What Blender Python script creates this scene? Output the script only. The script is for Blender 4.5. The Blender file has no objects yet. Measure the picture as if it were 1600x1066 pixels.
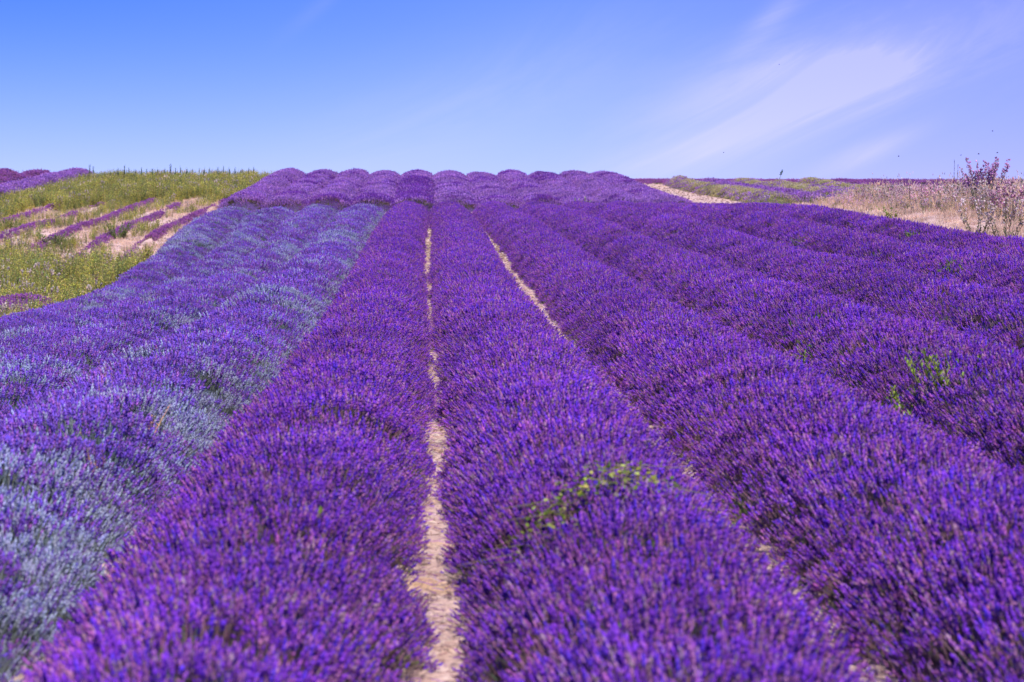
import bpy, math, random
import numpy as np

rng = np.random.default_rng(7)
random.seed(7)
scene = bpy.context.scene
col = scene.collection

# ------------------------------------------------------------------ camera
cam_d = bpy.data.cameras.new('camera')
cam = bpy.data.objects.new('camera', cam_d)
col.objects.link(cam)
cam.location = (0, 0, 0)                       # eye level is z = 0, the field lies about 2 m lower
cam.rotation_euler = (math.radians(90 - 1.64), 0, math.radians(-2.43))
cam_d.sensor_width = 36
cam_d.lens = 70
cam_d.clip_start = 0.1
cam_d.clip_end = 6000
cam_d.dof.use_dof = True
cam_d.dof.focus_distance = 34
cam_d.dof.aperture_fstop = 3.6
scene.camera = cam

# ------------------------------------------------------------------ light and sky
SUN_EL, SUN_AZ = 58.0, 158.0                  # azimuth measured from +Y towards +X
sun_d = bpy.data.lights.new('sun', 'SUN')
sun_d.energy = 4.6
sun_d.angle = math.radians(0.5)
sun_d.color = (1.0, 0.95, 0.90)
sun = bpy.data.objects.new('sun', sun_d)
col.objects.link(sun)
sun.rotation_euler = (math.radians(90 - SUN_EL), 0, math.radians(180 - SUN_AZ))

world = bpy.data.worlds.new('World')
scene.world = world
world.use_nodes = True
wt = world.node_tree
wt.nodes.clear()


class NT:
    """small helper for node trees"""
    def __init__(s, t): s.t = t
    def n(s, kind, **kw):
        nd = s.t.nodes.new(kind)
        for k, v in kw.items(): setattr(nd, k, v)
        return nd
    def put(s, sock, v):
        if isinstance(v, bpy.types.NodeSocket): s.t.links.new(v, sock)
        elif v is not None: sock.default_value = v
    def m(s, op, a, b=None, c=None, clamp=False):
        nd = s.n('ShaderNodeMath', operation=op, use_clamp=clamp)
        for i, v in enumerate((a, b, c)):
            if v is not None: s.put(nd.inputs[i], v)
        return nd.outputs[0]
    def mix(s, f, a, b, mode='MIX'):
        nd = s.n('ShaderNodeMix', data_type='RGBA', blend_type=mode)
        s.put(nd.inputs['Factor'], f)
        for k, v in ((6, a), (7, b)):
            if isinstance(v, tuple): v = (*v, 1)[:4]
            s.put(nd.inputs[k], v)
        return nd.outputs[2]
    def noise(s, vec, scale, detail=3, rough=.55, dist=0.0, dims='3D'):
        nd = s.n('ShaderNodeTexNoise', noise_dimensions=dims)
        s.put(nd.inputs['Vector'], vec)
        nd.inputs['Scale'].default_value = scale
        nd.inputs['Detail'].default_value = detail
        nd.inputs['Roughness'].default_value = rough
        nd.inputs['Distortion'].default_value = dist
        return nd.outputs['Fac']
    def ramp(s, f, lo, hi, a=0.0, b=1.0):
        nd = s.n('ShaderNodeMapRange', clamp=True, interpolation_type='SMOOTHSTEP')
        s.put(nd.inputs[0], f)
        for i, v in enumerate((lo, hi, a, b)): nd.inputs[i + 1].default_value = v
        return nd.outputs[0]
    def xyz(s, x, y, z):
        nd = s.n('ShaderNodeCombineXYZ')
        for i, v in enumerate((x, y, z)): s.put(nd.inputs[i], v)
        return nd.outputs[0]


W = NT(wt)
tc = W.n('ShaderNodeTexCoord').outputs['Generated']
sep = W.n('ShaderNodeSeparateXYZ'); wt.links.new(tc, sep.inputs[0])
dx, dy, dz = sep.outputs
sky = W.n('ShaderNodeTexSky', sky_type='NISHITA', sun_disc=False)
sky.sun_elevation = math.radians(SUN_EL)
sky.sun_rotation = math.radians(SUN_AZ)
sky.air_density = 1.0; sky.dust_density = 0.25; sky.ozone_density = 3.0; sky.altitude = 100
tint = W.mix(1.0, sky.outputs[0], (0.78, 0.75, 1.36), 'MULTIPLY')
tint = W.mix(W.ramp(dx, .02, .30), tint, W.mix(1.0, tint, (.93, .84, 1.0), 'MULTIPLY'))
# deeper blue upwards and away from the sun, as through a polarised, dry summer air
up = W.ramp(dz, 0.015, 0.16)
away = W.ramp(dx, 0.26, -0.24)
tint = W.mix(W.m('MULTIPLY', up, W.m('MULTIPLY_ADD', away, .60, .40)), tint, W.mix(1.0, tint, (0.30, 0.56, 1.10), 'MULTIPLY'))
# cirrus: streaks stretched along one wind direction
ph = math.radians(24)
ss = W.m('ADD', W.m('MULTIPLY', dx, math.cos(ph)), W.m('MULTIPLY', dz, math.sin(ph)))
tt = W.m('SUBTRACT', W.m('MULTIPLY', dz, math.cos(ph)), W.m('MULTIPLY', dx, math.sin(ph)))
streak = W.noise(W.xyz(W.m('MULTIPLY', ss, 5.0), W.m('MULTIPLY', tt, 26.0), dy), 1.0, 9, .68, .9)
soft = W.noise(W.xyz(W.m('MULTIPLY', dx, 4.0), W.m('MULTIPLY', dz, 9.0), dy), 1.0, 3, .5, .3)
def blob(cx, cz, ang, la, lb):
    a = math.radians(ang)
    x = W.m('SUBTRACT', dx, cx); z = W.m('SUBTRACT', dz, cz)
    p = W.m('DIVIDE', W.m('ADD', W.m('MULTIPLY', x, math.cos(a)), W.m('MULTIPLY', z, math.sin(a))), la)
    q = W.m('DIVIDE', W.m('SUBTRACT', W.m('MULTIPLY', z, math.cos(a)), W.m('MULTIPLY', x, math.sin(a))), lb)
    r = W.m('ADD', W.m('MULTIPLY', p, p), W.m('MULTIPLY', q, q))
    return W.m('EXPONENT', W.m('MULTIPLY', r, -1.0))
cl = None
for (px, py, ang, la, lb, w) in ((1180, 198, 24, 190, 30, 1.1), (1310, 122, 6, 100, 40, 1.3), (1210, 150, 18, 210, 70, 1.15), (1050, 240, 14, 120, 24, .6),
                                 (1345, 240, 24, 75, 16, .9), (1205, 25, 48, 80, 20, .6), (1480, 60, 10, 190, 110, .42),
                                 (500, 20, 40, 70, 12, .12), (760, 150, 20, 300, 80, .32)):
    b = W.m('MULTIPLY', blob((px - 668) / 3111, (444 - py) / 3111, ang, la / 3111, lb / 3111), w)
    cl = b if cl is None else W.m('ADD', cl, b)
streak_f = W.ramp(streak, .36, .66)
shape = W.m('MULTIPLY', cl, W.m('MULTIPLY_ADD', streak_f, .62, .45))
rest = W.m('MULTIPLY', W.m('MULTIPLY', W.ramp(soft, .5, .8), streak_f), .35)
rest = W.m('MULTIPLY', rest, W.ramp(dz, .14, .4))                 # more of the same cirrus higher up
cirrus = W.m('MINIMUM', W.m('ADD', shape, rest), 1.0)
cloudc = W.mix(1.0, W.mix(.5, tint, (9.0, 8.2, 11.0)), (1.0, 0.97, 1.0), 'MULTIPLY')
skyc = W.mix(W.m('MULTIPLY', cirrus, .62), tint, cloudc)
bg = W.n('ShaderNodeBackground'); wt.links.new(skyc, bg.inputs[0]); bg.inputs[1].default_value = 0.092
wo = W.n('ShaderNodeOutputWorld'); wt.links.new(bg.outputs[0], wo.inputs[0])

scene.view_settings.view_transform = 'Standard'
scene.view_settings.look = 'None'
scene.view_settings.exposure = 0.45
scene.view_settings.gamma = 1.0
scene.view_settings.use_curve_mapping = False
scene.render.engine = 'CYCLES'
scene.cycles.max_bounces = 5
scene.cycles.diffuse_bounces = 3
scene.cycles.transparent_max_bounces = 6

# ------------------------------------------------------------------ noise and terrain
def _hash(ix, iy, s):
    v = np.sin(ix * 127.1 + iy * 311.7 + s * 74.7) * 43758.5453
    return v - np.floor(v)

def vnoise(x, y, s=0.0):
    x = np.asarray(x, float); y = np.asarray(y, float)
    ix, iy = np.floor(x), np.floor(y)
    fx, fy = x - ix, y - iy
    fx = fx * fx * (3 - 2 * fx); fy = fy * fy * (3 - 2 * fy)
    a, b = _hash(ix, iy, s), _hash(ix + 1, iy, s)
    c, d = _hash(ix, iy + 1, s), _hash(ix + 1, iy + 1, s)
    return (a * (1 - fx) + b * fx) * (1 - fy) + (c * (1 - fx) + d * fx) * fy

def fbm(x, y, s=0.0, o=3):
    t, a, n = 0, 1.0, 0
    for k in range(o):
        t = t + a * vnoise(np.asarray(x) * 2 ** k, np.asarray(y) * 2 ** k, s + k * 5.3); n += a; a *= .5
    return t / n

def sstep(t):
    t = np.clip(t, 0, 1); return t * t * (3 - 2 * t)

_ZY = [-400, -20, 0, 8.5, 11, 15, 21, 30, 38, 44, 52, 60, 70, 80, 87, 93, 103, 111, 119, 125, 132, 142, 160, 200, 400, 1500]
_ZZ = [-12, -2.6, -2.08, -1.72, -1.56, -1.36, -1.05, -.60, -.14, .22, .80, 1.36, 2.02, 2.50, 3.08, 3.56, 4.46, 5.28, 6.06, 6.46, 6.6, 6.4, 5.7, 4.0, -2, -20]
_LY = [-20, 0, 20, 37, 53, 62, 70, 76, 90, 2000]; _LV = [0, .2, .6, 1.0, 1.40, 1.15, .6, .25, 0, 0]
_RY = [-20, 0, 12, 33, 50, 67, 80, 95, 2000]; _RV = [0, .2, .35, .45, .60, .18, .0, .05, .1]

def ground_z(x, y):
    x = np.asarray(x, float); y = np.asarray(y, float)
    yy = np.stack([y - 3, y, y + 3])
    z = np.interp(yy, _ZY, _ZZ).mean(0)
    z = z - np.interp(y, _LY, _LV) * sstep((-x - 1.2) / 7.0)
    z = z + np.interp(y, _RY, _RV) * sstep((x - 2.2) / 7.5)
    z = z + np.interp(y, [-20, 25, 42, 78, 92, 112, 400], [0, .1, .45, .62, .45, 0, 0]) * sstep((x - 10.9) / 2.6)
    z = z - np.interp(y, [0, 10, 22, 45, 70, 400], [0, .05, .16, .16, 0, 0]) * sstep((-x + .3) / 2.0)
    return z + .05 * (fbm(x * .35, y * .35, 3.0) - .5)

# ------------------------------------------------------------------ helpers
def tag(o, label=None, cat=None, group=None, kind=None):
    if label: o['label'] = label
    if cat: o['category'] = cat
    if group: o['group'] = group
    if kind: o['kind'] = kind
    return o

def link(o, parent=None):
    col.objects.link(o)
    if parent is not None: o.parent = parent
    return o

def empty(name, loc, label, cat, group=None):
    o = bpy.data.objects.new(name, None)
    o.empty_display_size = .2
    o.location = loc
    link(o)
    return tag(o, label, cat, group)

def mesh_from(name, verts, faces, mat, colors=None, smooth=False):
    me = bpy.data.meshes.new(name)
    me.from_pydata([tuple(v) for v in verts], [], faces)
    if colors is not None:
        a = me.color_attributes.new('tint', 'FLOAT_COLOR', 'POINT')
        c = np.ones((len(verts), 4), np.float32); c[:, :3] = colors
        a.data.foreach_set('color', c.ravel())
    me.materials.append(mat)
    if smooth: me.polygons.foreach_set('use_smooth', [True] * len(me.polygons))
    me.update()
    return me

def grid_faces(nu, nv):
    i = np.arange((nu - 1) * (nv - 1)); r, c = i // (nv - 1), i % (nv - 1)
    a = r * nv + c
    return np.stack([a, a + 1, a + nv + 1, a + nv], 1)

def mesh_np(name, verts, quads, mat, smooth=True):
    me = bpy.data.meshes.new(name)
    nv, nf = len(verts), len(quads)
    me.vertices.add(nv); me.vertices.foreach_set('co', np.asarray(verts, np.float32).ravel())
    me.loops.add(nf * 4); me.loops.foreach_set('vertex_index', np.asarray(quads, np.int32).ravel())
    me.polygons.add(nf); me.polygons.foreach_set('loop_start', np.arange(nf, dtype=np.int32) * 4)
    me.update(calc_edges=True)
    me.polygons.foreach_set('use_smooth', np.full(nf, smooth))
    me.materials.append(mat)
    me.validate()
    return me

# ------------------------------------------------------------------ materials
def new_mat(name):
    m = bpy.data.materials.new(name); m.use_nodes = True
    m.node_tree.nodes.clear()
    return m, NT(m.node_tree)

def finish(T, base, rough=.8, trans=0.0, bump=None, bstr=.4, bdist=.02, spec=.25):
    p = T.n('ShaderNodeBsdfPrincipled')
    T.put(p.inputs['Base Color'], base if not isinstance(base, tuple) else (*base, 1))
    p.inputs['Roughness'].default_value = rough
    p.inputs['Specular IOR Level'].default_value = spec
    if bump is not None:
        b = T.n('ShaderNodeBump'); b.inputs['Strength'].default_value = bstr; b.inputs['Distance'].default_value = bdist
        T.put(b.inputs['Height'], bump); T.put(p.inputs['Normal'], b.outputs[0])
    out = T.n('ShaderNodeOutputMaterial'); sh = p.outputs[0]
    if trans > 0:
        t = T.n('ShaderNodeBsdfTranslucent'); T.put(t.inputs[0], base if not isinstance(base, tuple) else (*base, 1))
        mx = T.n('ShaderNodeMixShader'); mx.inputs[0].default_value = trans
        T.t.links.new(sh, mx.inputs[1]); T.t.links.new(t.outputs[0], mx.inputs[2]); sh = mx.outputs[0]
    T.t.links.new(sh, out.inputs[0])

def plant_mat(name, trans=.25, rough=.75, lo=.72, hi=1.28, spec=.2):
    """base colour from the mesh, varied from plant to plant by where it grows"""
    m, T = new_mat(name)
    at = T.n('ShaderNodeAttribute'); at.attribute_name = 'tint'
    pos = T.n('ShaderNodeNewGeometry').outputs['Position']
    big = T.noise(pos, .55, 3, .6)
    rnd = T.n('ShaderNodeObjectInfo').outputs['Random']
    k = T.m('MULTIPLY', T.ramp(big, .3, .7, lo, hi), T.m('MULTIPLY_ADD', rnd, .3, .85))
    c = T.mix(1.0, at.outputs['Color'], T.xyz(k, k, k), 'MULTIPLY')
    if name == 'lavender_flower':      # bloom differs from plant to plant: redder here, bluer there
        hue = T.ramp(T.noise(pos, 1.5, 2, .5), .38, .62)
        c = T.mix(1.0, c, T.mix(hue, (.96, 1.0, 1.03), (1.06, 1.0, .97)), 'MULTIPLY')
    finish(T, c, rough, trans, spec=spec)
    return m

M_LAV = plant_mat('lavender_flower', .34, lo=.84, hi=1.2)
M_WEED = plant_mat('weed_leaf', .35)
M_DRY = plant_mat('dry_grass_blade', .30)

def soil_mat():
    m, T = new_mat('chalky_soil')
    pos = T.n('ShaderNodeNewGeometry').outputs['Position']
    a = T.noise(pos, .7, 5, .6); b = T.noise(pos, 9, 5, .65); c = T.noise(pos, 45, 4, .6)
    base = T.mix(T.ramp(a, .32, .68), (.46, .30, .25), (.62, .43, .37))
    base = T.mix(T.ramp(b, .45, .7, 0, .7), base, (.74, .57, .49))
    base = T.mix(T.ramp(b, .42, .25, 0, .7), base, (.26, .15, .11))
    ochre = T.noise(pos, 1.6, 2, .5)
    base = T.mix(T.ramp(ochre, .56, .70, 0, .55), base, (.66, .40, .17))
    vo = T.n('ShaderNodeTexVoronoi'); T.put(vo.inputs['Vector'], pos); vo.inputs['Scale'].default_value = 22
    h = T.m('ADD', T.m('MULTIPLY', vo.outputs['Distance'], -.8), T.m('ADD', c, b))
    finish(T, base, .95, 0, h, .8, .03, spec=.1)
    return m
M_SOIL = soil_mat()

def mound_mat(name, c1, c2, c3):
    m, T = new_mat(name)
    pos = T.n('ShaderNodeNewGeometry').outputs['Position']
    a = T.noise(pos, 26, 4, .7); b = T.noise(pos, 3, 3, .6)
    base = T.mix(T.ramp(a, .4, .62), c1, c2)
    base = T.mix(T.ramp(b, .5, .72, 0, .6), base, c3)
    finish(T, base, .9, 0, a, 1.0, .05, spec=.1)
    return m
M_MOUND_P = mound_mat('lavender_foliage_dark', (.045, .030, .065), (.12, .065, .23), (.075, .085, .040))
M_MOUND_B = mound_mat('lavender_foliage_silver', (.05, .06, .065), (.13, .15, .20), (.10, .13, .08))
M_MOUND_G = mound_mat('lavender_foliage_green', (.05, .05, .035), (.25, .25, .13), (.32, .28, .11))

# ------------------------------------------------------------------ plant prototypes (never linked themselves)
class PB:
    """collects coloured geometry for a small plant"""
    def __init__(s): s.v = []; s.f = []; s.c = []
    def tri_tube(s, p0, p1, r0, r1, c0, c1, n=3):
        d = np.asarray(p1, float) - p0; L = np.linalg.norm(d) + 1e-9; d /= L
        a = np.cross(d, (0.3, .9, .2)); a /= np.linalg.norm(a); b = np.cross(d, a)
        o = len(s.v)
        for p, r, c in ((p0, r0, c0), (p1, r1, c1)):
            for k in range(n):
                t = 2 * math.pi * k / n
                s.v.append(np.asarray(p) + r * (math.cos(t) * a + math.sin(t) * b)); s.c.append(c)
        for k in range(n):
            s.f.append((o + k, o + (k + 1) % n, o + n + (k + 1) % n, o + n + k))
    def spindle(s, p0, d, L, prof, cols, n=5):
        d = np.asarray(d, float) / np.linalg.norm(d)
        a = np.cross(d, (0.3, .9, .2)); a /= np.linalg.norm(a); b = np.cross(d, a)
        o = len(s.v); m = len(prof)
        for j, r in enumerate(prof):
            for k in range(n):
                t = 2 * math.pi * (k + .5 * (j % 2)) / n
                rr = r * random.uniform(.7, 1.3)
                s.v.append(np.asarray(p0) + d * L * (j / (m - 1)) + rr * (math.cos(t) * a + math.sin(t) * b))
                s.c.append(random.choice(cols))
        for j in range(m - 1):
            for k in range(n):
                s.f.append((o + j * n + k, o + j * n + (k + 1) % n, o + (j + 1) * n + (k + 1) % n, o + (j + 1) * n + k))
        s.f.append(tuple(o + (m - 1) * n + k for k in range(n)))
    def leaf(s, p, d, L, w, c, curl=.25, side=None):
        d = np.asarray(d, float) / np.linalg.norm(d)
        sd = np.cross(d, (0, 0, 1)) if side is None else np.asarray(side, float)
        if np.linalg.norm(sd) < 1e-3: sd = np.array((1., 0, 0))
        sd = sd / np.linalg.norm(sd); p = np.asarray(p, float)
        o = len(s.v); dn = np.array((0, 0, -1.))
        pts = [p, p + d * L * .4 + sd * w * .5 + dn * curl * L * .1, p + d * L * .4 - sd * w * .5 + dn * curl * L * .1,
               p + d * L * .8 + sd * w * .32 + dn * curl * L * .4, p + d * L * .8 - sd * w * .32 + dn * curl * L * .4, p + d * L + dn * curl * L * .6]
        s.v += pts; s.c += [c] * 6
        s.f += [(o, o + 1, o + 2), (o + 1, o + 3, o + 4, o + 2), (o + 3, o + 5, o + 4)]
    def build(s, name, mat):
        return mesh_from(name, s.v, s.f, mat, np.array(s.c))

def jit(c, k=.2):
    f = random.uniform(1 - k, 1 + k)
    return tuple(max(0, x * f * random.uniform(1 - k * .4, 1 + k * .4)) for x in c)

VIOLET = (.265, .055, .64); BLUEV = (.170, .055, .72); MAUVE = (.43, .130, .47); DUSK = (.19, .045, .36); PINKM = (.54, .22, .42)
STEMG = (.12, .14, .07); STEMP = (.30, .17, .20)

def lav_clump(name, n, R, palette, stems, hl=(.05, .085), hr=.0105, sl=(.10, .20), greens=2, lean=.9, buds=0.0, budcol=None):
    pb = PB()
    for i in range(n):
        r = R * math.sqrt(random.random()); t = random.uniform(0, 2 * math.pi)
        x, y = r * math.cos(t), r * math.sin(t)
        d = np.array((x * lean / R * .38 + random.gauss(0, .16), y * lean / R * .38 + random.gauss(0, .16), 1.0)); d /= np.linalg.norm(d)
        p0 = np.array((x, y, -.05)); L = random.uniform(*sl) + .05
        p1 = p0 + d * L
        sc = jit(random.choice(stems))
        pb.tri_tube(p0, p1, .0028, .0022, sc, sc)
        H = random.uniform(*hl); r0 = hr * random.uniform(.75, 1.2)
        prof = [r0 * .45, r0 * 1.0, r0 * .75, r0 * 1.05, r0 * .62, r0 * .25]
        base = random.choice(palette)
        if random.random() < buds: cols = [jit(budcol, .25) for _ in range(3)]
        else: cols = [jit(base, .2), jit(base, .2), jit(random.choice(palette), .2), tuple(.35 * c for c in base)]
        pb.spindle(p1, d + np.array((random.gauss(0, .08), random.gauss(0, .08), 0)), H, prof, cols, 4)
        if random.random() < .35:          # a loose lower whorl
            pb.spindle(p1 - d * .03, d, .016, [r0 * .3, r0 * .95, r0 * .3], cols, 4)
    for i in range(greens):
        t = random.uniform(0, 2 * math.pi); r = R * random.random()
        pb.leaf((r * math.cos(t), r * math.sin(t), 0), (math.cos(t) * .5, math.sin(t) * .5, 1), random.uniform(.08, .16), .012, jit(random.choice(stems)))
    return pb.build(name, M_LAV)

def proto_collection(name, meshes):
    c = bpy.data.collections.new(name)
    for i, me in enumerate(meshes):
        o = bpy.data.objects.new(f'{name}_{i:02d}', me); c.objects.link(o)
    return c

P_DARK = [VIOLET, VIOLET, BLUEV, MAUVE, DUSK, MAUVE, VIOLET, PINKM, VIOLET, (.40, .25, .34)]
P_BACK = [(.48, .22, .70), (.40, .17, .68), (.57, .28, .64), (.34, .14, .56), (.64, .34, .66)]
P_BLUE = [(.30, .13, .70), (.24, .13, .70), (.38, .16, .62), (.44, .16, .52), (.18, .07, .42), (.30, .12, .66)]
SILV = (.42, .45, .58)
P_PALE = [(.40, .41, .66), (.32, .33, .54), (.50, .49, .68), (.24, .16, .60), (.30, .15, .56)]
P_PINK = [(.46, .15, .42), (.34, .10, .46), (.54, .22, .44), (.28, .08, .40)]
P_OCH = [(.74, .66, .22), (.60, .62, .22), (.72, .60, .32), (.52, .36, .42)]
ST_D = [STEMP, STEMP, STEMG, (.36, .17, .22)]
ST_B = [(.24, .30, .30), (.30, .34, .36), STEMG]
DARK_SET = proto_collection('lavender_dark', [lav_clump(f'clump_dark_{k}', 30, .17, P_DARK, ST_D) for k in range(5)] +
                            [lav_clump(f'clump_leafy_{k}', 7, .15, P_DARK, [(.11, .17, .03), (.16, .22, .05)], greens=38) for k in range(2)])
BACK_SET = proto_collection('lavender_back', [lav_clump(f'clump_back_{k}', 26, .19, P_BACK, ST_D, hr=.013, hl=(.06, .10)) for k in range(4)] +
                            [lav_clump('clump_back_leafy', 8, .16, P_BACK, [(.12, .13, .05), (.18, .16, .06)], greens=34)] +
                            [lav_clump(f'clump_back_deep_{k}', 28, .19, [(.24, .06, .52), (.32, .09, .44), (.17, .04, .40)], ST_D, hr=.012, hl=(.06, .10)) for k in range(2)])
BLUE_SET = proto_collection('lavender_blue', [lav_clump(f'clump_blue_{k}', 30, .17, P_BLUE, ST_B, buds=.12, budcol=(.36, .36, .50), lean=.5) for k in range(4)] +
                            [lav_clump(f'clump_pale_{k}', 32, .17, P_PALE, ST_B, hr=.009, lean=.4, buds=.4, budcol=SILV) for k in range(3)])
PINK_SET = proto_collection('lavender_pink', [lav_clump(f'clump_pink_{k}', 26, .17, P_PINK, ST_D, hr=.013, sl=(.05, .12)) for k in range(3)] +
                            [lav_clump('clump_pink_leafy', 6, .15, P_PINK, [(.13, .15, .06)], greens=30)])
OCH_SET = proto_collection('lavender_ochre', [lav_clump(f'clump_ochre_{k}', 26, .17, P_OCH, [(.25, .27, .14), (.30, .25, .13)], hr=.010, sl=(.06, .16), greens=10) for k in range(3)] +
                           [lav_clump('clump_ochre_bloom', 26, .17, P_BACK, [(.25, .27, .14)], hr=.012, greens=6)])

def weed_plant(name, h, n, leafc, stemc, leafL=.10, w=.022, spread=.10, plume=None, per=26):
    pb = PB()
    for i in range(n):
        t = random.uniform(0, 6.28); r = spread * math.sqrt(random.random())
        base = np.array((r * math.cos(t), r * math.sin(t), -.03)); H = h * random.uniform(.6, 1.1)
        d = np.array((random.gauss(0, .10), random.gauss(0, .10), 1)); top = base + d * H
        sc = jit(random.choice(stemc))
        pb.tri_tube(base, top, .006, .002, sc, sc)
        for k in range(per):
            f = random.uniform(.08, 1); a = random.uniform(0, 6.28)
            s_ = (1.15 - f * .8)
            pb.leaf(base + d * H * f, (math.cos(a), math.sin(a), random.uniform(.3, 1.3)), leafL * s_ * random.uniform(.6, 1.2), w * random.uniform(.7, 1.3), jit(random.choice(leafc), .3))
        if plume:
            for k in range(7):
                a = random.uniform(0, 6.28); f = random.uniform(.82, 1.02)
                p = base + d * H * f
                pb.spindle(p, (math.cos(a) * .5, math.sin(a) * .5, 1), random.uniform(.04, .08), [.004, .012, .014, .006], [jit(random.choice(plume), .2)], 4)
    return pb.build(name, M_WEED)

def grass_clump(name, h, n, cols, R=.14, w=.006, heads=None, mat=None):
    pb = PB()
    for i in range(n):
        t = random.uniform(0, 6.28); r = R * math.sqrt(random.random())
        p = np.array((r * math.cos(t), r * math.sin(t), -.02)); H = h * random.uniform(.5, 1.1)
        lean = np.array((random.gauss(0, .22), random.gauss(0, .22), 1.0))
        q = p + lean * H * .6; e = q + (lean + np.array((random.gauss(0, .3), random.gauss(0, .3), -.3))) * H * .4
        c = jit(random.choice(cols), .25)
        sd = np.array((math.cos(t), math.sin(t), 0)) * w * .5
        o = len(pb.v)
        pb.v += [p - sd, p + sd, q + sd * .8, q - sd * .8, e]; pb.c += [c] * 5
        pb.f += [(o, o + 1, o + 2, o + 3), (o + 3, o + 2, o + 4)]
        if heads and random.random() < .5:
            pb.spindle(e, lean, .06, [.002, .006, .007, .002], [jit(random.choice(heads), .2)], 4)
    return pb.build(name, mat or M_DRY)

GR = [(.62, .62, .08), (.64, .58, .12), (.36, .44, .08), (.66, .52, .18)]
GRD = [(.16, .25, .08), (.22, .30, .09), (.30, .34, .11)]
TAN = [(.78, .56, .36), (.82, .62, .46), (.70, .47, .27), (.76, .52, .40)]
WEED_SET = proto_collection('weed', [weed_plant(f'weed_{k}', .62, 6, GR if k < 3 else GRD, [(.25, .22, .08), (.3, .2, .12)], per=22) for k in range(5)] +
                            [weed_plant('weed_pale', .55, 5, [(.42, .36, .20), (.35, .30, .14)], [(.4, .28, .18)], per=14, plume=[(.62, .46, .38), (.55, .45, .42)])])
VERGE_SET = proto_collection('verge', [
    grass_clump('verge_0', .62, 46, TAN, heads=TAN), grass_clump('verge_1', .75, 40, TAN, heads=[(.7, .5, .4)]),
    weed_plant('verge_2', .60, 5, [(.22, .24, .13), (.30, .28, .16)], [(.4, .28, .18)], per=22, plume=[(.66, .40, .50), (.6, .5, .5)]),
    weed_plant('verge_3', .55, 5, [(.17, .21, .14), (.24, .27, .20)], [(.3, .25, .18)], per=26),
    weed_plant('verge_4', .50, 5, [(.36, .31, .07), (.24, .27, .06)], [(.4, .3, .1)], per=24),
    weed_plant('verge_5', .72, 4, [(.50, .34, .24), (.42, .26, .16)], [(.5, .3, .2)], per=18, plume=[(.74, .56, .56), (.7, .45, .55)])])
SHORT_SET = proto_collection('short_grass', [grass_clump(f'short_{k}', .16, 46, [(.72, .54, .42), (.66, .47, .34), (.6, .42, .26)], R=.2, w=.008) for k in range(3)])
STRAW = []
for k in range(4):
    pb = PB()
    for i in range(14):
        p = np.array((random.uniform(-.12, .12), random.uniform(-.12, .12), random.uniform(.004, .02)))
        a = random.gauss(0, .7); L = random.uniform(.03, .12)
        c = jit(random.choice([(.62, .44, .36), (.5, .33, .28), (.70, .56, .46), (.36, .2, .2), (.36, .14, .46)]), .25)
        pb.tri_tube(p, p + np.array((math.cos(a) * L, math.sin(a) * L, random.uniform(-.004, .015))), .0025, .002, c, c)
    STRAW.append(pb.build(f'straw_{k}', M_DRY))
def stone_mesh(name, r, cc):
    pb = PB(); o = 0
    n = 6
    rings = [(.0, .0), (.75, .0), (1, .25), (.7, .55), (.0, .62)]
    pts = []
    for j, (rr, z) in enumerate(rings[1:4]):
        for k in range(n):
            t = 6.283 * k / n + j * .3; q = r * rr * random.uniform(.75, 1.2)
            pb.v.append((q * math.cos(t), q * math.sin(t) * .8, r * (z - .12) * random.uniform(.8, 1.15))); pb.c.append(jit(cc, .12))
    for j in range(2):
        for k in range(n): pb.f.append((j * n + k, j * n + (k + 1) % n, (j + 1) * n + (k + 1) % n, (j + 1) * n + k))
    pb.f.append(tuple(2 * n + k for k in range(n)))
    return pb.build(name, M_DRY)
STONES = [stone_mesh(f'stone_{k}', random.uniform(.02, .05), random.choice([(.62, .50, .43), (.72, .62, .54), (.5, .36, .29), (.40, .27, .22)])) for k in range(6)]
LITTER_SET = proto_collection('litter', STRAW + STONES)

# ------------------------------------------------------------------ scatter with geometry nodes
_groups = {}
def scatter_group(coll):
    if coll.name in _groups: return _groups[coll.name]
    g = bpy.data.node_groups.new('scatter_' + coll.name, 'GeometryNodeTree')
    g.interface.new_socket('Geometry', in_out='INPUT', socket_type='NodeSocketGeometry')
    g.interface.new_socket('Geometry', in_out='OUTPUT', socket_type='NodeSocketGeometry')
    N = g.nodes.new; L = g.links.new
    gi, go = N('NodeGroupInput'), N('NodeGroupOutput')
    ci = N('GeometryNodeCollectionInfo'); ci.inputs['Collection'].default_value = coll
    ci.inputs['Separate Children'].default_value = True; ci.inputs['Reset Children'].default_value = True
    ip = N('GeometryNodeInstanceOnPoints'); ip.inputs['Pick Instance'].default_value = True
    def attr(nm, t):
        a = N('GeometryNodeInputNamedAttribute'); a.data_type = t; a.inputs['Name'].default_value = nm
        return next(o for o in a.outputs if o.enabled and o.name == 'Attribute')
    L(gi.outputs[0], ip.inputs['Points']); L(ci.outputs[0], ip.inputs['Instance'])
    L(attr('idx', 'INT'), ip.inputs['Instance Index'])
    L(attr('rot', 'FLOAT_VECTOR'), ip.inputs['Rotation'])
    L(attr('scl', 'FLOAT_VECTOR'), ip.inputs['Scale'])
    L(ip.outputs[0], go.inputs[0])
    _groups[coll.name] = g
    return g

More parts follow.
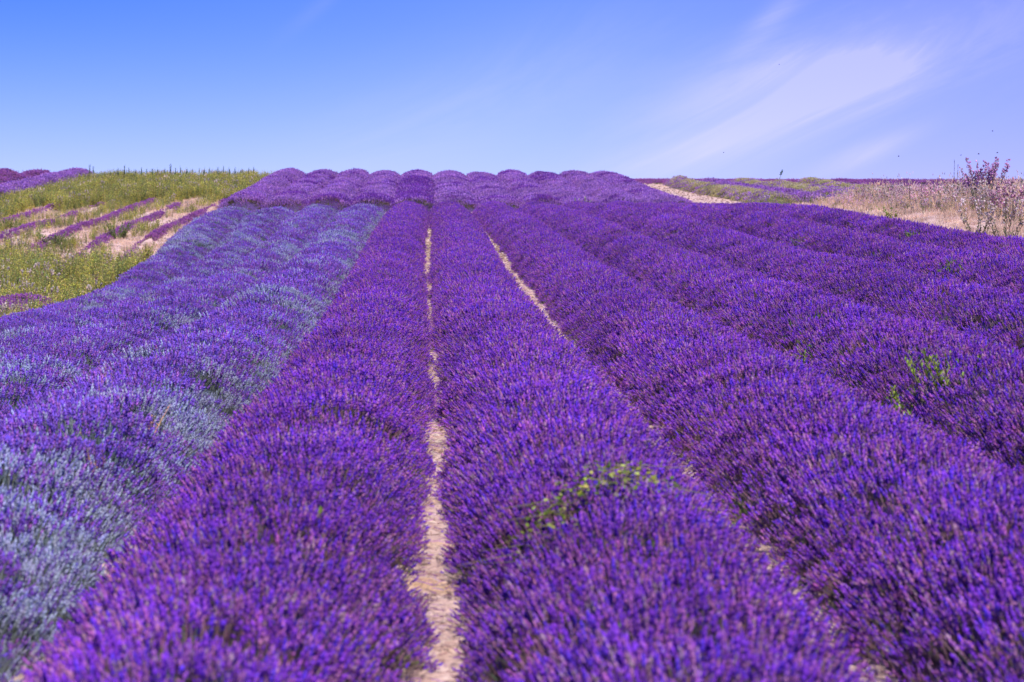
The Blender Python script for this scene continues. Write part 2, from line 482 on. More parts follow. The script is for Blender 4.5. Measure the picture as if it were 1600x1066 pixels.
def scatter(name, coll, P, nrm, scl, idx, parent=None):
    """P, nrm: n x 3; scl: n or n x 3"""
    n = len(P)
    me = bpy.data.meshes.new(name)
    me.vertices.add(n); me.vertices.foreach_set('co', np.asarray(P, np.float32).ravel())
    nrm = nrm / np.linalg.norm(nrm, axis=1)[:, None]
    al = np.arctan2(nrm[:, 1], nrm[:, 0]); be = np.arccos(np.clip(nrm[:, 2], -1, 1)); ga = rng.uniform(0, 2 * np.pi, n) - al
    ca, sa, cb, sb, cg, sg = np.cos(al), np.sin(al), np.cos(be), np.sin(be), np.cos(ga), np.sin(ga)
    # R = Rz(al) Ry(be) Rz(ga)
    r00 = ca * cb * cg - sa * sg; r10 = sa * cb * cg + ca * sg; r20 = -sb * cg
    r21 = sb * sg; r22 = cb
    rot = np.stack([np.arctan2(r21, r22), np.arcsin(np.clip(-r20, -1, 1)), np.arctan2(r10, r00)], 1)
    scl = np.asarray(scl, float)
    if scl.ndim == 1: scl = np.repeat(scl[:, None], 3, 1)
    a = me.attributes.new('rot', 'FLOAT_VECTOR', 'POINT'); a.data.foreach_set('vector', rot.astype(np.float32).ravel())
    a = me.attributes.new('scl', 'FLOAT_VECTOR', 'POINT'); a.data.foreach_set('vector', scl.astype(np.float32).ravel())
    a = me.attributes.new('idx', 'INT', 'POINT'); a.data.foreach_set('value', np.asarray(idx, np.int32))
    o = bpy.data.objects.new(name, me); link(o, parent)
    md = o.modifiers.new('scatter', 'NODES'); md.node_group = scatter_group(coll)
    return o

# ------------------------------------------------------------------ ground
def ax(*segs):
    out = []
    for a, b, st in segs: out.append(np.arange(a, b, st))
    out.append([segs[-1][1]]); return np.concatenate(out)
gx = ax((-900, -120, 60), (-120, -40, 8), (-40, -12, .8), (-12, 14, .13), (14, 44, .8), (44, 120, 8), (120, 901, 60))
gy = ax((-300, -20, 20), (-20, 5, 2), (5, 22, .10), (22, 50, .25), (50, 130, .5), (130, 170, 4), (170, 400, 20), (400, 1400, 100))
GX, GY = np.meshgrid(gx, gy)
GZ = ground_z(GX, GY)
near = (GY > 3) & (GY < 60) & (np.abs(GX) < 14)
GZ = GZ + near * ((fbm(GX * 5, GY * 5, 9.0) - .5) * .06)
gme = mesh_np('ground', np.stack([GX, GY, GZ], -1).reshape(-1, 3), grid_faces(len(gy), len(gx)), M_SOIL)
tag(link(bpy.data.objects.new('ground', gme)), kind='structure')

# ------------------------------------------------------------------ lavender rows
def sway(c, Y):
    return .05 * np.sin(Y * .11 + c) + .05 * (vnoise(Y * .5, c * 3.1, 2) - .5)

def row_shape(c, u, Y, half, H, lump, seed):
    """point of the mound at cross position u (-1..1) and distance Y"""
    pl = fbm(Y * 1.0 + 3 * seed, u * .9 + seed, seed, 2)
    pl2 = vnoise(Y * 2.6, u * 2.2 + 9, seed + 4)
    wv = half * (1 + .09 * (vnoise(Y * .9, seed * 7.0 + np.sign(u) * 2, seed) - .5) * 2)
    wv = wv * (1 + .09 * sstep((Y - 66) / 10)) if half > .6 else wv
    x = c + sway(c, Y) + u * wv
    h = H * np.clip(1 - np.abs(u) ** 2.0, 0, 1) ** .78 * (1 + lump * (pl - .5) * 2 + lump * .45 * (pl2 - .5) * 2)
    return x, h

def lavender_row(c, Y0, Y1, half, H, label, group, coll, mat, dens, pick, lump=.22, sc=1.0, seed=0, part='flower_spikes', ground_off=-.02, thin=None, taper=.8, nm='lavender_row'):
    root = empty(nm, (c, (Y0 + Y1) / 2, float(ground_z(c, (Y0 + Y1) / 2))), label, 'lavender row' if nm == 'lavender_row' else 'lavender bush', group)
    ox, oy, oz = root.location
    step = .16 if Y0 < 30 else .3
    ys = np.arange(Y0, Y1 + step, step); us = np.sin(np.linspace(-1, 1, 17) * math.pi / 2)
    U, Y = np.meshgrid(us, ys)
    end = np.sqrt(np.clip(np.minimum(Y - Y0, Y1 - Y) / taper, 0, 1))
    x, h = row_shape(c, U, Y, half * .93, H, lump, seed)
    z = ground_z(x, Y) + h * end + ground_off
    me = mesh_np('foliage', np.stack([x - ox, Y - oy, z - oz], -1).reshape(-1, 3), grid_faces(len(ys), len(us)), mat)
    link(bpy.data.objects.new('foliage', me), root)
    # spikes
    arc = 2 * (half + H * .55)
    n = int(arc * (Y1 - Y0) * dens)
    th = rng.uniform(-1, 1, n)
    u = np.sin(th * math.pi / 2 * .97); Yp = rng.uniform(Y0, Y1, n)
    # thin out with distance: beyond the reach of the eye single spikes merge
    end = np.sqrt(np.clip(np.minimum(Yp - Y0, Y1 - Yp) / taper, 0, 1))
    e = .02
    x, h = row_shape(c, u, Yp, half, H, lump, seed)
    xa, ha = row_shape(c, np.clip(u + e, -1, 1), Yp, half, H, lump, seed); xb, hb = row_shape(c, np.clip(u - e, -1, 1), Yp, half, H, lump, seed)
    xd, hd = row_shape(c, u, Yp + .1, half, H, lump, seed)
    nx = -(ha - hb) / np.maximum(xa - xb, 1e-3); ny = -(hd - h) / .1
    eN = -np.where(Yp - Y0 < taper, 1, 0) * (1 - end) * 1.3 + np.where(Y1 - Yp < taper, 1, 0) * (1 - end) * 1.3
    nrm = np.stack([np.clip(nx, -1.7, 1.7) * .52, np.clip(ny, -1, 1) * .45 + eN, np.ones(n)], 1)
    z = ground_z(x, Yp) + h * end - .015
    P = np.stack([x - ox, Yp - oy, z - oz], 1)
    keep = np.ones(n, bool) if thin is None else rng.random(n) < thin(u, Yp)
    idx = pick(u, Yp, x)
    s = sc * rng.uniform(.78, 1.15, n) * (.52 + .48 * np.clip(h / H * 1.3, 0, 1))
    o = scatter(part, coll, P[keep], nrm[keep], s[keep], idx[keep], root)
    o['kind'] = 'stuff'
    return root

def pick_dark(seed):
    def f(u, Y, x):
        n = len(u); i = rng.integers(0, 5, n)
        m = vnoise(x * 1.3, Y * .9, 31 + seed)
        leafy = (rng.random(n) < np.where(m > .84, .30, .02) + .25 * (np.abs(u) > .93))
        return np.where(leafy, rng.integers(5, 7, n), i)
    return f

def pick_back(u, Y, x):
    n = len(u); m = vnoise(x * .6, Y * .4, 12)
    leafy = rng.random(n) < .04 + .12 * (np.abs(u) > .93) + .5 * (Y < 88.9)
    deep = rng.random(n) < np.where(((np.abs(x + .6) < .95) & (Y < 112)) | ((np.abs(x + 2.5) < 1) & (Y < 93)), .8, .06 + .5 * sstep((m - .68) / .1))
    return np.where(leafy, 4, np.where(deep, rng.integers(5, 7, n), rng.integers(0, 4, n)))

def pick_blue(seed, edge):
    arcs = np.cumsum(np.random.default_rng(50 + seed).uniform(2.2, 6.5, 60))
    def f(u, Y, x):
        n = len(u)
        q = Y + .9 * u ** 2 + .8 * (vnoise(x * 2, Y * .8, 77) - .5)
        j = np.searchsorted(arcs, q); d = np.minimum(np.abs(q - arcs[np.clip(j, 0, 59)]), np.abs(q - arcs[np.clip(j - 1, 0, 59)]))
        m = fbm(x * .8 + seed, Y * .22, 41)
        p = .02 + .75 * np.exp(-(d / .32) ** 2) * (m > .50) + .7 * sstep((m - .63) / .05)
        if edge: p = p + .60 * sstep((u - .62) / .25) * (.35 + .65 * (vnoise(x * .2, Y * .3, 8) > .4))
        p = p + .35 * sstep((-u - .8) / .15)
        p = p + .22 * sstep((Y - 45) / 25) + .3 * (Y > 79.8)
        pale = rng.random(n) < np.clip(p, 0, .78)
        return np.where(pale, rng.integers(4, 7, n), rng.integers(0, 4, n))
    return f

FG = 'deep purple lavender rows in the front block'
front = [(-.83, 'deep purple lavender row between the silvery blue rows and the bare soil strip'),
         (.90, 'deep purple lavender row just right of the bare soil strip, a bindweed patch on it'),
         (2.77, 'deep purple lavender row just right of the narrow stony furrow'),
         (4.50, 'deep purple lavender row holding the bright green tufts at the right of the photo'),
         (6.30, 'deep purple lavender row, third from the dry grass verge on the right'),
         (8.10, 'deep purple lavender row, second from the dry grass verge on the right'),
         (9.90, 'outermost deep purple lavender row, running along the dry grass verge')]
Y0 = 5.5
for k, (c, lab) in enumerate(front):
    y0 = Y0 if c < 3 else (8 if c < 5 else (14 if c < 7 else 20))
    lavender_row(c, y0, 84.5 if c < 9 else 83, (.72, .70, .75)[k] if k < 3 else .78, .54 if k > 2 else .50, lab, FG, DARK_SET, M_MOUND_P, 46, pick_dark(k), seed=1 + k, lump=.09, sc=.78)

BG = 'silvery blue lavender rows left of the deep purple block'
blue = [(-2.58, 'silvery blue lavender row next to the deep purple rows, pale along its edge'),
        (-4.35, 'silvery blue lavender row, second from the deep purple rows'),
        (-6.15, 'silvery blue lavender row, third from the deep purple rows'),
        (-7.95, 'outermost silvery blue lavender row, beside the weedy field on the left')]
for k, (c, lab) in enumerate(blue):
    lavender_row(c, (6, 12, 18, 24)[k], 82.0, .84, .47, lab, BG, BLUE_SET, M_MOUND_B, 36, pick_blue(k, k == 0), seed=21 + k, lump=.2, sc=.84)

KG = 'paler lilac lavender rows on the crest of the hill'
ords = ['leftmost', 'second from the left', 'third from the left', 'fourth from the left', 'fifth from the left', 'middle row',
        'fifth from the right', 'fourth from the right', 'third from the right', 'second from the right', 'rightmost']
HS = (.58, .50, .54, .48, .53, .47, .40, .49, .37, .45, .38)
for k in range(11):
    c = -8.2 + 1.90 * k
    lavender_row(c, 87.6 + (k % 3) * .4, 123, .93, HS[k] * .92, f'lilac lavender row on the hill crest, {ords[k]} of the crest block', KG, BACK_SET, M_MOUND_P, 23, pick_back, seed=41 + k, sc=1.05, lump=.10)

# thin strips in the weedy field on the left
LG = 'thin young lavender strips in the weedy field'
def pick_pink(u, Y, x): return np.where(rng.random(len(u)) < .16, 3, rng.integers(0, 3, len(u)))
strips = [(-9.75, 58, 106, 'thin magenta lavender strip right beside the silvery blue block'),
          (-11.4, 50, 93, 'thin purple lavender strip between the two widest bare soil bands'),
          (-13.2, 50, 98, 'thin broken lavender strip in the middle of the weedy field'),
          (-15.0, 52, 104, 'thin broken lavender strip, second below the upper weed bank'),
          (-16.8, 58, 108, 'thin lavender strip just below the upper weed bank on the left')]
for k, (c, a, b, lab) in enumerate(strips):
    def thin(u, Y, c=c): return np.where(vnoise(Y * .33, c, 5) > .36, 1.0, .12)
    lavender_row(c, a, b, .14, .12, lab, LG, PINK_SET, M_SOIL, 40, pick_pink, seed=61 + k, sc=.8, lump=.3, thin=thin)
LB = 'full lavender rows at the far left edge'
for k, (c, lab) in enumerate([(-20.6, 'far left lavender row just above the weed bank'), (-22.8, 'far left lavender row behind the one above the weed bank'),
                              (-25.0, 'far left lavender row on the skyline behind a strip of dry soil')]):
    lavender_row(c, 84, 121, .72, .55, lab, LB, BACK_SET if k == 0 else PINK_SET, M_MOUND_P, 15,
                 (lambda u, Y, x: rng.integers(0, 4, len(u))) if k == 0 else pick_pink, seed=71 + k, sc=1.2)
lavender_row(-9.75, 42.5, 50.0, .75, .5, 'magenta lavender bush at the left edge between the weeds and the silvery blue row', None, PINK_SET, M_MOUND_P, 28, lambda u, Y, x: rng.integers(0, 3, len(u)), seed=80, nm='lavender_bush', taper=1.2)

# rows right of the crest block
RG = 'grey green lavender rows beyond the stony track on the right'
def pick_och(seed):
    def f(u, Y, x):
        m = fbm(x * .5 + seed, Y * .16, 91 + seed)
        return np.where(rng.random(len(u)) < np.where(m > .60, .35, .05) + .18 * (u < -.5), 3, rng.integers(0, 3, len(u)))
    return f
rl = ['yellow green lavender row bordering the stony track', 'purple lavender row, second from the stony track', 'yellowish lavender row, third from the stony track', 'purple tinged lavender row, fourth from the stony track',
      'ochre lavender row, fifth from the stony track near the skyline']
for k in range(5):
    lavender_row(14.4 + 1.9 * k, 80.5 + (k % 2), 115, (.62, .46, .62, .40, .62)[k], (.34, .22, .32, .20, .30)[k], rl[k], RG, OCH_SET if k != 1 else BACK_SET, M_MOUND_G, 17,
                 pick_och(k) if k != 1 else pick_back, seed=90 + k, sc=1.1, lump=.2)
for k in range(7):
    lavender_row(24.3 + 2.1 * k, 84, 118, .66, .20, 'dusky magenta lavender row behind the dry verge, ' + ['first', 'second', 'third', 'fourth', 'fifth', 'sixth', 'seventh'][k] + ' from the ochre rows', 'dusky magenta lavender rows behind the verge', PINK_SET, M_MOUND_P, 11, pick_pink, seed=110 + k, sc=.95)

# ------------------------------------------------------------------ weeds, verge, litter (nobody could count them)
UPV = np.array((0., 0., 1.))
def patch(name, label, cat, coll, pts, scl, idx, tilt=.12):
    n = len(pts)
    P = np.stack([pts[:, 0], pts[:, 1], ground_z(pts[:, 0], pts[:, 1])], 1)
    nr = np.tile(UPV, (n, 1)); nr[:, :2] += rng.normal(0, tilt, (n, 2))
    o = scatter(name, coll, P, nr, scl, idx)
    return tag(o, label, cat, None, 'stuff')

def region(x0, x1, y0, y1, n, keep):
    x = rng.uniform(x0, x1, n); y = rng.uniform(y0, y1, n)
    k = rng.random(n) < keep(x, y)
    return np.stack([x[k], y[k]], 1)

def near_strip(x, w=.42):
    d = np.ones_like(x) * 9
    for c, *_ in strips: d = np.minimum(d, np.abs(x - c))
    return np.clip((d - .2) / w, 0, 1)
def weed_idx(n): return np.where(rng.random(n) < .03, 5, rng.integers(0, 5, n))
# upper weed bank: along X = -18.6 and all of the crest
p1 = region(-20.0, -17.4, 66, 118, 2600, lambda x, y: .95 * (np.abs(x + 18.7) < 1.15))
p2 = region(-19, -9.3, 84, 121, 11000, lambda x, y: sstep((y - (86 + 17 * vnoise(x * .55, y * 0, 8))) / 3) * (.35 + .6 * near_strip(x)))
p = np.concatenate([p1, p2])
patch('weed_bank', 'bank of yellow green weeds along the skyline left of the lilac rows', 'weeds', WEED_SET, p, rng.uniform(.75, 1.25, len(p)), weed_idx(len(p)))
p = region(-14.5, -8.8, 36, 80, 7500, lambda x, y: sstep((69 + .5 * (x + 9) * -1 - 7 * fbm(x * .6, y * .2, 4) - y) / 4) * (x < -8.9) * (.3 + .7 * near_strip(x)))
patch('weed_patch', 'lower patch of yellow green weeds beside the silvery blue lavender', 'weeds', WEED_SET, p, rng.uniform(.8, 1.3, len(p)), weed_idx(len(p)))
p = region(-17.8, -9.2, 62, 100, 5200, lambda x, y: near_strip(x) * (fbm(x * .45, y * .12, 15) > .46) * .8)
patch('scattered_weeds', 'loose low weeds between the thin lavender strips', 'weeds', WEED_SET, p, rng.uniform(.3, .85, len(p)), weed_idx(len(p)))
p = region(-18.2, -9.0, 56, 106, 5200, lambda x, y: (fbm(x * .9, y * .3, 25) > .42) * .8)
patch('sparse_dry_grass', 'sparse dry grass and low dead weeds on the bare soil between the thin strips', 'dry grass', SHORT_SET, p, rng.uniform(.5, 1.3, len(p)), rng.integers(0, 3, len(p)))

p = region(11.9, 34, 38, 80, 15000, lambda x, y: np.clip((x - (13.9 - .07 * (y - 38))) / 1.2, 0, 1) * (y < 77 - 2.2 * vnoise(x * .5, 0 * x, 3)) * np.where(x < 14.6, np.where(y > 70, 0, .8), 1))
m = fbm(p[:, 0] * .5, p[:, 1] * .25, 19)
rr = rng.random(len(p))
idx = np.where(rr < .36, rng.integers(0, 2, len(p)), np.where(m > .55, rng.integers(2, 4, len(p)), rng.choice([4, 5, 3, 4, 5, 2], len(p))))
s = rng.uniform(.45, 1.0, len(p)) * (.42 + .95 * sstep((p[:, 0] - 12.6) / 5.0)) * (.8 + .5 * sstep((m - .45) / .2))
patch('dry_verge', 'dry tan grass and thistly weeds on the verge at the right', 'dry grass', VERGE_SET, p, s, idx)
p = region(10.9, 30, 33, 82, 9000, lambda x, y: np.where(x < 14, .9, .35) * np.where((y > 74) | ((x > 11.2) & (x < 13.4) & (y > 60)), .12, 1))
patch('short_dry_grass', 'short bleached grass beside the outermost purple row', 'dry grass', SHORT_SET, p, rng.uniform(.6, 1.3, len(p)), rng.integers(0, 3, len(p)))

p = region(12.2, 46, 108, 125, 9000, lambda x, y: sstep((y - 112 - 5 * vnoise(x * .4, x * 0, 2)) / 4))
k = rng.random(len(p))
patch('skyline_lavender', 'low dusky heathery growth along the skyline at the right', 'ground cover', PINK_SET, p, rng.uniform(.5, 1.0, len(p)), np.where(vnoise(p[:, 0] * .5, p[:, 1], 6) > .6, 3, rng.integers(0, 3, len(p))))

# straw litter and flints in the furrows and on the bare ground
pts = [region(-.12 + g, .30 + g, 6, 84, int(n), lambda x, y: 1) for g, n in ((0, 3000), (1.68, 2200), (-1.8, 900), (3.5, 500))]
pts.append(region(-18, -9, 50, 106, 9000, lambda x, y: .8))
pts.append(region(11.5, 20, 66, 125, 8000, lambda x, y: 1))
p = np.concatenate(pts)
k = rng.random(len(p)); far = p[:, 1] > 48
idx = np.where((k < .62) & ~far, rng.integers(0, 4, len(p)), rng.integers(4, 10, len(p)))
patch('flints_and_straw', 'small pale flints and straw bits lying on the soil', 'litter', LITTER_SET, p, rng.uniform(.5, 1.2, len(p)) * np.where(far, 1.5, 1), idx, .2)

# ------------------------------------------------------------------ single plants
def top_z(c, u, Y, half=.72, H=.5, lump=.09, seed=1):
    x, h = row_shape(c, np.array([u]), np.array([Y]), half, H, lump, seed)
    return float(x[0]), float(ground_z(x, np.array([Y]))[0] + h[0])

def plant(name, me_list, loc, label, cat, group=None, s=1.0, rz=None):
    """me_list: [(part name, mesh)]"""
    r = empty(name, loc, label, cat, group)
    r.rotation_euler.z = random.uniform(0, 6.28) if rz is None else rz
    r.scale = (s, s, s)
    for pn, me in me_list:
        o = link(bpy.data.objects.new(pn, me), r)
        if pn in ('leaves', 'flower_heads', 'stem', 'wings'): o['kind'] = 'stuff'
    return r

def split_weed(h, n, leafc, stemc, leafL, w, spread, per, lean=.1, flowers=None, fr=(.02, .03), from_=.1, up=(.3, 1.3)):
    """one plant as separate stem, leaf and flower meshes"""
    st, lf, fl = PB(), PB(), PB()
    for i in range(n):
        t = random.uniform(0, 6.28); r = spread * math.sqrt(random.random())
        base = np.array((r * math.cos(t) * .3, r * math.sin(t) * .3, -.08)); H = h * random.uniform(.65, 1.08)
        d = np.array((math.cos(t) * r * 1.2 / max(h, .1) + random.gauss(0, lean), math.sin(t) * r * 1.2 / max(h, .1) + random.gauss(0, lean), 1))
        sc = jit(random.choice(stemc)); mid = base + d * H * .55; top = mid + (d + np.array((random.gauss(0, lean), random.gauss(0, lean), 0))) * H * .45
        q = .5 if h < .7 else 1.0
        st.tri_tube(base, mid, .008 * q, .005 * q, sc, sc, 4); st.tri_tube(mid, top, .005 * q, .002 * q, sc, sc, 4)
        for k in range(per):
            f = random.uniform(from_, 1); a = random.uniform(0, 6.28)
            p = base + (mid - base) * min(1, f / .55) + (top - mid) * max(0, (f - .55) / .45)
            lf.leaf(p, (math.cos(a), math.sin(a), random.uniform(*up)), leafL * (1.15 - f * .7) * random.uniform(.6, 1.2), w * random.uniform(.7, 1.3), jit(random.choice(leafc), .3))
        if flowers:
            for k in range(14):
                a = random.uniform(0, 6.28); f = random.uniform(.62, 1.02)
                p = mid + (top - mid) * max(0, (f - .55) / .45) + np.array((math.cos(a), math.sin(a), .2)) * .03
                q = random.uniform(*fr)
                fl.spindle(p, (math.cos(a) * .4, math.sin(a) * .4, 1), q * 2.4, [q * .3, q, q * .95, q * .35], [jit(random.choice(flowers), .25)], 5)
    out = [('stem', st.build('stem', M_WEED)), ('leaves', lf.build('leaves', M_WEED))]
    if flowers: out.append(('flower_heads', fl.build('flower_heads', M_WEED)))
    return out

BR = [(.26, .33, .03), (.36, .40, .05), (.16, .24, .03)]
# bindweed patch on the row right of the soil strip
bw = empty('bindweed', (.75, 9.6, top_z(.90, 0, 9.6, seed=2)[1]), 'yellow green bindweed leaves trailing across the near purple row', 'bindweed')
lb, sb = PB(), PB()
for i in range(380):
    t = random.uniform(-1.0, 1.0)
    xx = .80 + t * .42; yy = 9.6 + .30 * math.sin(t * 2.0 + .3) + random.gauss(0, .20)
    u = (xx - .90) / .67
    X, Z = top_z(.90, max(-.95, min(.95, u)), yy, seed=2)
    p = np.array((X - bw.location.x, yy - bw.location.y, Z - bw.location.z + random.uniform(.12, .23)))
    a = random.uniform(0, 6.28)
    lb.leaf(p, (math.cos(a), math.sin(a), random.uniform(.2, 1.6)), random.uniform(.022, .042), random.uniform(.016, .032), jit(random.choice(BR + BR + [(.5, .5, .12)]), .35), .3)
    if i % 4 == 0:
        sb.tri_tube(p, p + np.array((random.gauss(0, .12), random.gauss(0, .12), -.03)), .0025, .002, (.3, .3, .1), (.3, .2, .1), 4)
    if i % 17 == 0:
        lb.leaf(p, (math.cos(a), -.4, .3), .05, .02, (.80, .66, .52), .2)
link(bpy.data.objects.new('leaves', lb.build('leaves', M_WEED)), bw)['kind'] = 'stuff'
link(bpy.data.objects.new('stem', sb.build('stem', M_WEED)), bw)['kind'] = 'stuff'

rows = {k: c for k, (c, _) in enumerate(front)}
def on_row(k, u, Y): return (*((lambda t: (t[0], Y, t[1]))(top_z(rows[k], u, Y, seed=1 + k))),)
tufts = [(3, -.50, 15.5, .42, 'largest bright green grassy tuft in the purple row at the right'),
         (3, -.84, 15.7, .34, 'bright green tuft just below and left of the largest one at the right'),
         (3, -.86, 20.3, .24, 'small green tuft low on the left flank of the fourth purple row'),
         (2, .35, 13.2, .20, 'small green tuft amid the purple row right of the stony furrow'),
         (5, -.45, 28.6, .30, 'green tuft on the second row from the verge near the right edge'),
         (6, -.5, 38.8, .32, 'green tuft on the outermost purple row near the dry verge'),
         (0, .3, 9.6, .13, 'small blurred green tuft low in the near left purple row'),
         (2, .9, 9.9, .34, 'dark green tuft near the lower right corner')]
for k, u, Y, h, lab in tufts:
    x, y, z = on_row(k, u, Y)
    plant('weed_tuft', split_weed(h + .10, 22, [(.22, .30, .035), (.16, .24, .03), (.36, .42, .06)], [(.18, .22, .04)], .12, .013, .8 * h, 34, up=(.8, 2.4)), (x, y, z - (.10 if h > .28 else .05)), lab, 'weed', 'green tufts growing in the purple rows')
x, y, z = (910 - 668) / 3111 * 84.8, 84.9, 0
plant('weed_tuft', split_weed(.8, 10, [(.42, .55, .04), (.5, .6, .08)], [(.3, .3, .05)], .14, .04, .35, 26), (x, y, float(ground_z(x, y))), 'vivid lime green weed where the front rows meet the crest rows', 'weed')
# dry orange stalks in the silvery row
for (X, Y, h, lab) in [(-2.62, 16.4, .55, 'tallest dry orange stalks standing in the near silvery blue row'), (-2.05, 12.7, .42, 'yellow and orange dry stalk near the lower left corner'),
                       (-2.1, 14.8, .32, 'short single orange stalk right of the tallest dry stalks'), (-5.0, 36.0, .60, 'pinkish dry plant far up the silvery blue rows')]:
    z = float(ground_z(X, Y)) + .36
    plant('dry_stalk', split_weed(h, 4, [(.62, .30, .12), (.6, .40, .14)], [(.66, .34, .12), (.55, .25, .14)], .05, .008, .12, 10, lean=.22, from_=.3), (X, Y, z), lab, 'dry stalks', 'dry stalks among the silvery blue rows')
# bushy weeds in the left field
for (px, Y, py, h, lab) in [(92, 69, 352, .62, 'dark green bushy weed standing between two thin lavender strips'), (188, 72, 372, .85, 'tall grey green bushy weed above the lower weed patch'),
                            (20, 76, 350, .5, 'low green weed near the left edge on bare soil')]:
    X = (px - 668) / 3111 * Y
    plant('bushy_weed', split_weed(h, 22, GRD, [(.2, .2, .08)], .13, .035, .55, 34), (X, Y, float(ground_z(X, Y))), lab, 'weed', 'bushy weeds on the bare ground of the left field')

# spires on the left skyline
SPC = [(.10, .18, .14), (.13, .21, .14), (.17, .22, .10)]
protos = [split_weed(.62, 4, SPC, [(.12, .14, .08)], .09, .022, .06, 46, lean=.03, up=(.8, 2)) for _ in range(4)]
names = ['left end of the weed bank', 'middle of the weed bank', 'right end of the weed bank by the lilac rows']
sp = [146, 152, 178, 190, 199, 206, 217, 226, 234, 243, 251, 262, 271, 278, 286, 295, 305, 315, 322, 331, 343, 352, 361, 370, 381, 391, 399]
for i, px in enumerate(sp):
    Y = random.uniform(113, 118); X = (px - 668) / 3111 * Y
    nm = f'thin dark spire on the skyline, ' + names[0 if px < 215 else (1 if px < 310 else 2)]
    plant('weed_spire', protos[i % 4], (X, Y, float(ground_z(X, Y)) + .62), nm, 'weed', 'weed spires, ' + names[0 if px < 215 else (1 if px < 310 else 2)], s=random.uniform(.45, .95))

# right verge: tall thistle bush, dock spires, pink seed heads
X = (1541 - 668) / 3111 * 58
thb = split_weed(1.50, 36, [(.36, .30, .24), (.46, .30, .38), (.30, .30, .18)], [(.34, .20, .24), (.28, .20, .16)], .15, .026, .55, 64, lean=.06, flowers=[(.52, .26, .48), (.60, .34, .54), (.42, .20, .42)], fr=(.018, .028))
plant('willowherb', thb, (X, 58, float(ground_z(X, 58))), 'tall branching mauve willowherb standing above the verge against the sky', 'willowherb')
for px, Y, h, lab in [(1487, 60, 1.5, 'leftmost dark dock spire against the pink skyline'), (1496, 60, 1.62, 'dark dock spire in the middle of the three'), (1502, 61, 1.6, 'dark dock spire nearest the tall willowherb'),
                      (1427, 57, 1.05, 'dark brown dock spire within the dry verge'), (1446, 58, 1.05, 'purplish brown dock spire within the dry verge')]:
    X = (px - 668) / 3111 * Y
    plant('dock_spire', split_weed(h, 1, [(.10, .06, .09), (.14, .08, .08)], [(.12, .07, .08)], .055, .02, .02, 90, lean=.03, from_=.45, up=(.8, 2)), (X, Y, float(ground_z(X, Y))), lab, 'dock', 'dark dock spires on the verge')
X = (1219 - 668) / 3111 * 117
plant('sapling', split_weed(.6, 4, [(.10, .17, .16), (.12, .2, .14)], [(.1, .1, .08)], .16, .07, .3, 16, lean=.12, from_=.5), (X, 117, float(ground_z(X, 117)) + .35), 'tiny lone sapling on the skyline right of the crest block', 'sapling')
pk = split_weed(.95, 8, [(.30, .28, .20), (.22, .24, .18)], [(.4, .3, .25)], .10, .02, .35, 22, flowers=[(.74, .42, .54), (.7, .48, .52), (.66, .36, .48)], fr=(.016, .028))
pk2 = split_weed(.85, 9, [(.26, .26, .13), (.36, .32, .16)], [(.4, .3, .25)], .12, .03, .4, 30, flowers=[(.62, .50, .48)], fr=(.014, .020))
ths = [(1572, 47, pk, 'pink flowered thistle just right of the tall willowherb'), (1590, 46, pk, 'pink flowered thistle at the right edge of the photo'), (1556, 52, pk2, 'silvery thistle at the foot of the tall willowherb'),
       (1580, 42, pk2, 'pale grey thistle low at the right edge above the bleached grass'), (1515, 55, pk2, 'dusky silvery thistle left of the tall willowherb'), (1462, 63, pk, 'small pink thistle near the dark dock spires'),
       (1390, 66, pk2, 'grey thistle in the left part of the dry verge'), (1535, 44, pk2, 'grey green thistle in front of the tall willowherb')]
for px, Y, me, lab in ths:
    X = (px - 668) / 3111 * Y
    plant('thistle', me, (X, Y, float(ground_z(X, Y))), lab, 'thistle', 'thistles on the dry verge', s=random.uniform(.85, 1.15))
X = (1399 - 668) / 3111 * 43
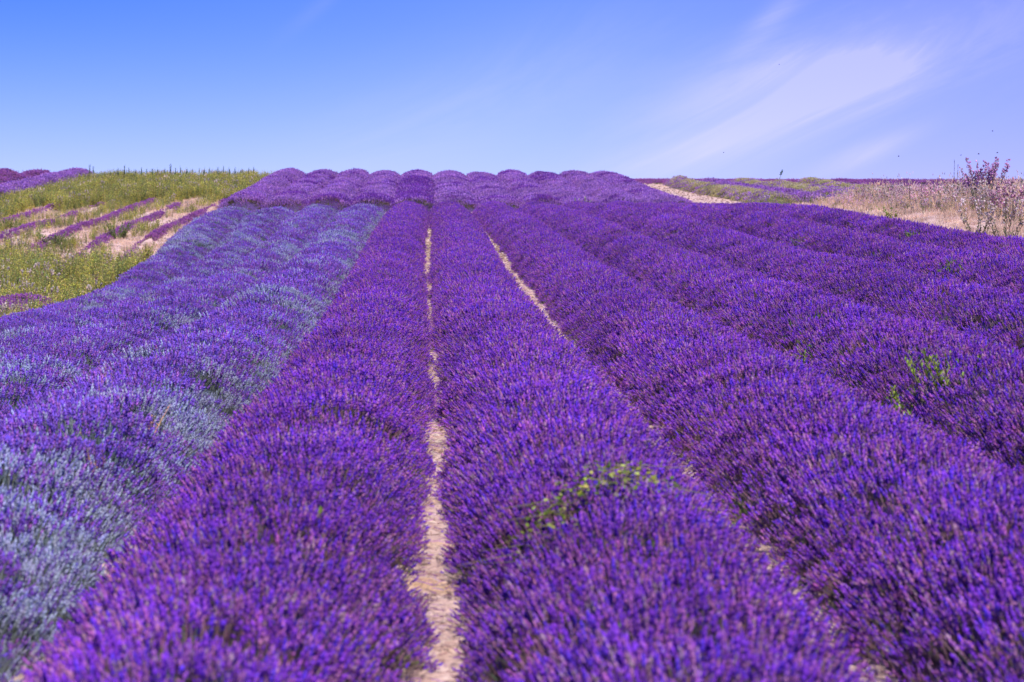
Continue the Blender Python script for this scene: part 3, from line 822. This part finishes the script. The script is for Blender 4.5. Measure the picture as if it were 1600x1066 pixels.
plant('weed_tuft', split_weed(.55, 9, BR, [(.2, .26, .04)], .16, .04, .3, 18), ((1400 - 668) / 3111 * 50, 50, float(ground_z(11.8, 50))+.1), 'fresh green weed between the outermost purple row and the dry verge', 'weed')
# low round bushes at the ends of the grey green rows
for px, Y, s, lab in [(1195, 80.5, 1.0, 'rounded grey green bush at the near end beside the stony track'), (1268, 79.5, 1.15, 'rounded ochre green bush ending the second row by the track'), (1318, 78.5, .9, 'small dark green bush beside the dry verge')]:
    X = (px - 668) / 3111 * Y
    plant('low_bush', split_weed(.55, 40, [(.30, .30, .10), (.24, .27, .12), (.36, .31, .12)], [(.2, .18, .08)], .10, .02, .75, 26), (X, Y, float(ground_z(X, Y))), lab, 'bush', 'low rounded bushes at the row ends', s=s)

# bees over the right verge
M_BEE, T = new_mat('bee_body'); finish(T, (.03, .02, .015), .6)
M_WING, T = new_mat('bee_wing'); finish(T, (.25, .22, .2), .4, .5)
def bee_meshes():
    b = PB(); b.spindle((-.011, 0, 0), (1, 0, 0), .022, [.0015, .005, .0058, .0035, .0055, .004, .0036, .001], [(0, 0, 0)], 7)
    w = PB()
    for s_ in (-1, 1):
        w.leaf((0.003, s_ * .003, .003), (-.25, s_ * 1, .5), .014, .006, (0, 0, 0), -.1, side=(1, 0, 0))
        w.leaf((0, s_ * .003, .003), (-.7, s_ * 1, .4), .010, .005, (0, 0, 0), -.1, side=(1, 0, 0))
    return b.build('body', M_BEE), w.build('wings', M_WING)
bb, bwg = bee_meshes()
for i, (px, py, lab) in enumerate([(1132, 238, 'leftmost tiny bee flying alone above the crest block'), (1409, 243, 'bee flying left of the dock spires'), (1508, 241, 'bee just left of the willowherb tip'),
                        (1536, 239, 'bee right over the willowherb tip'), (1558, 203, 'highest bee in the sky at the right'), (1566, 237, 'bee right of the willowherb tip'), (1219, 100, 'faint bee high in front of the white cirrus')]):
    Y = 24 if i not in (0, 6) else 38
    plant('bee', [('body', bb), ('wings', bwg)], ((px - 668) / 3111 * Y, Y, (444 - py) / 3111 * Y), lab, 'bee', 'bees flying in the sky at the right', s=1.0)
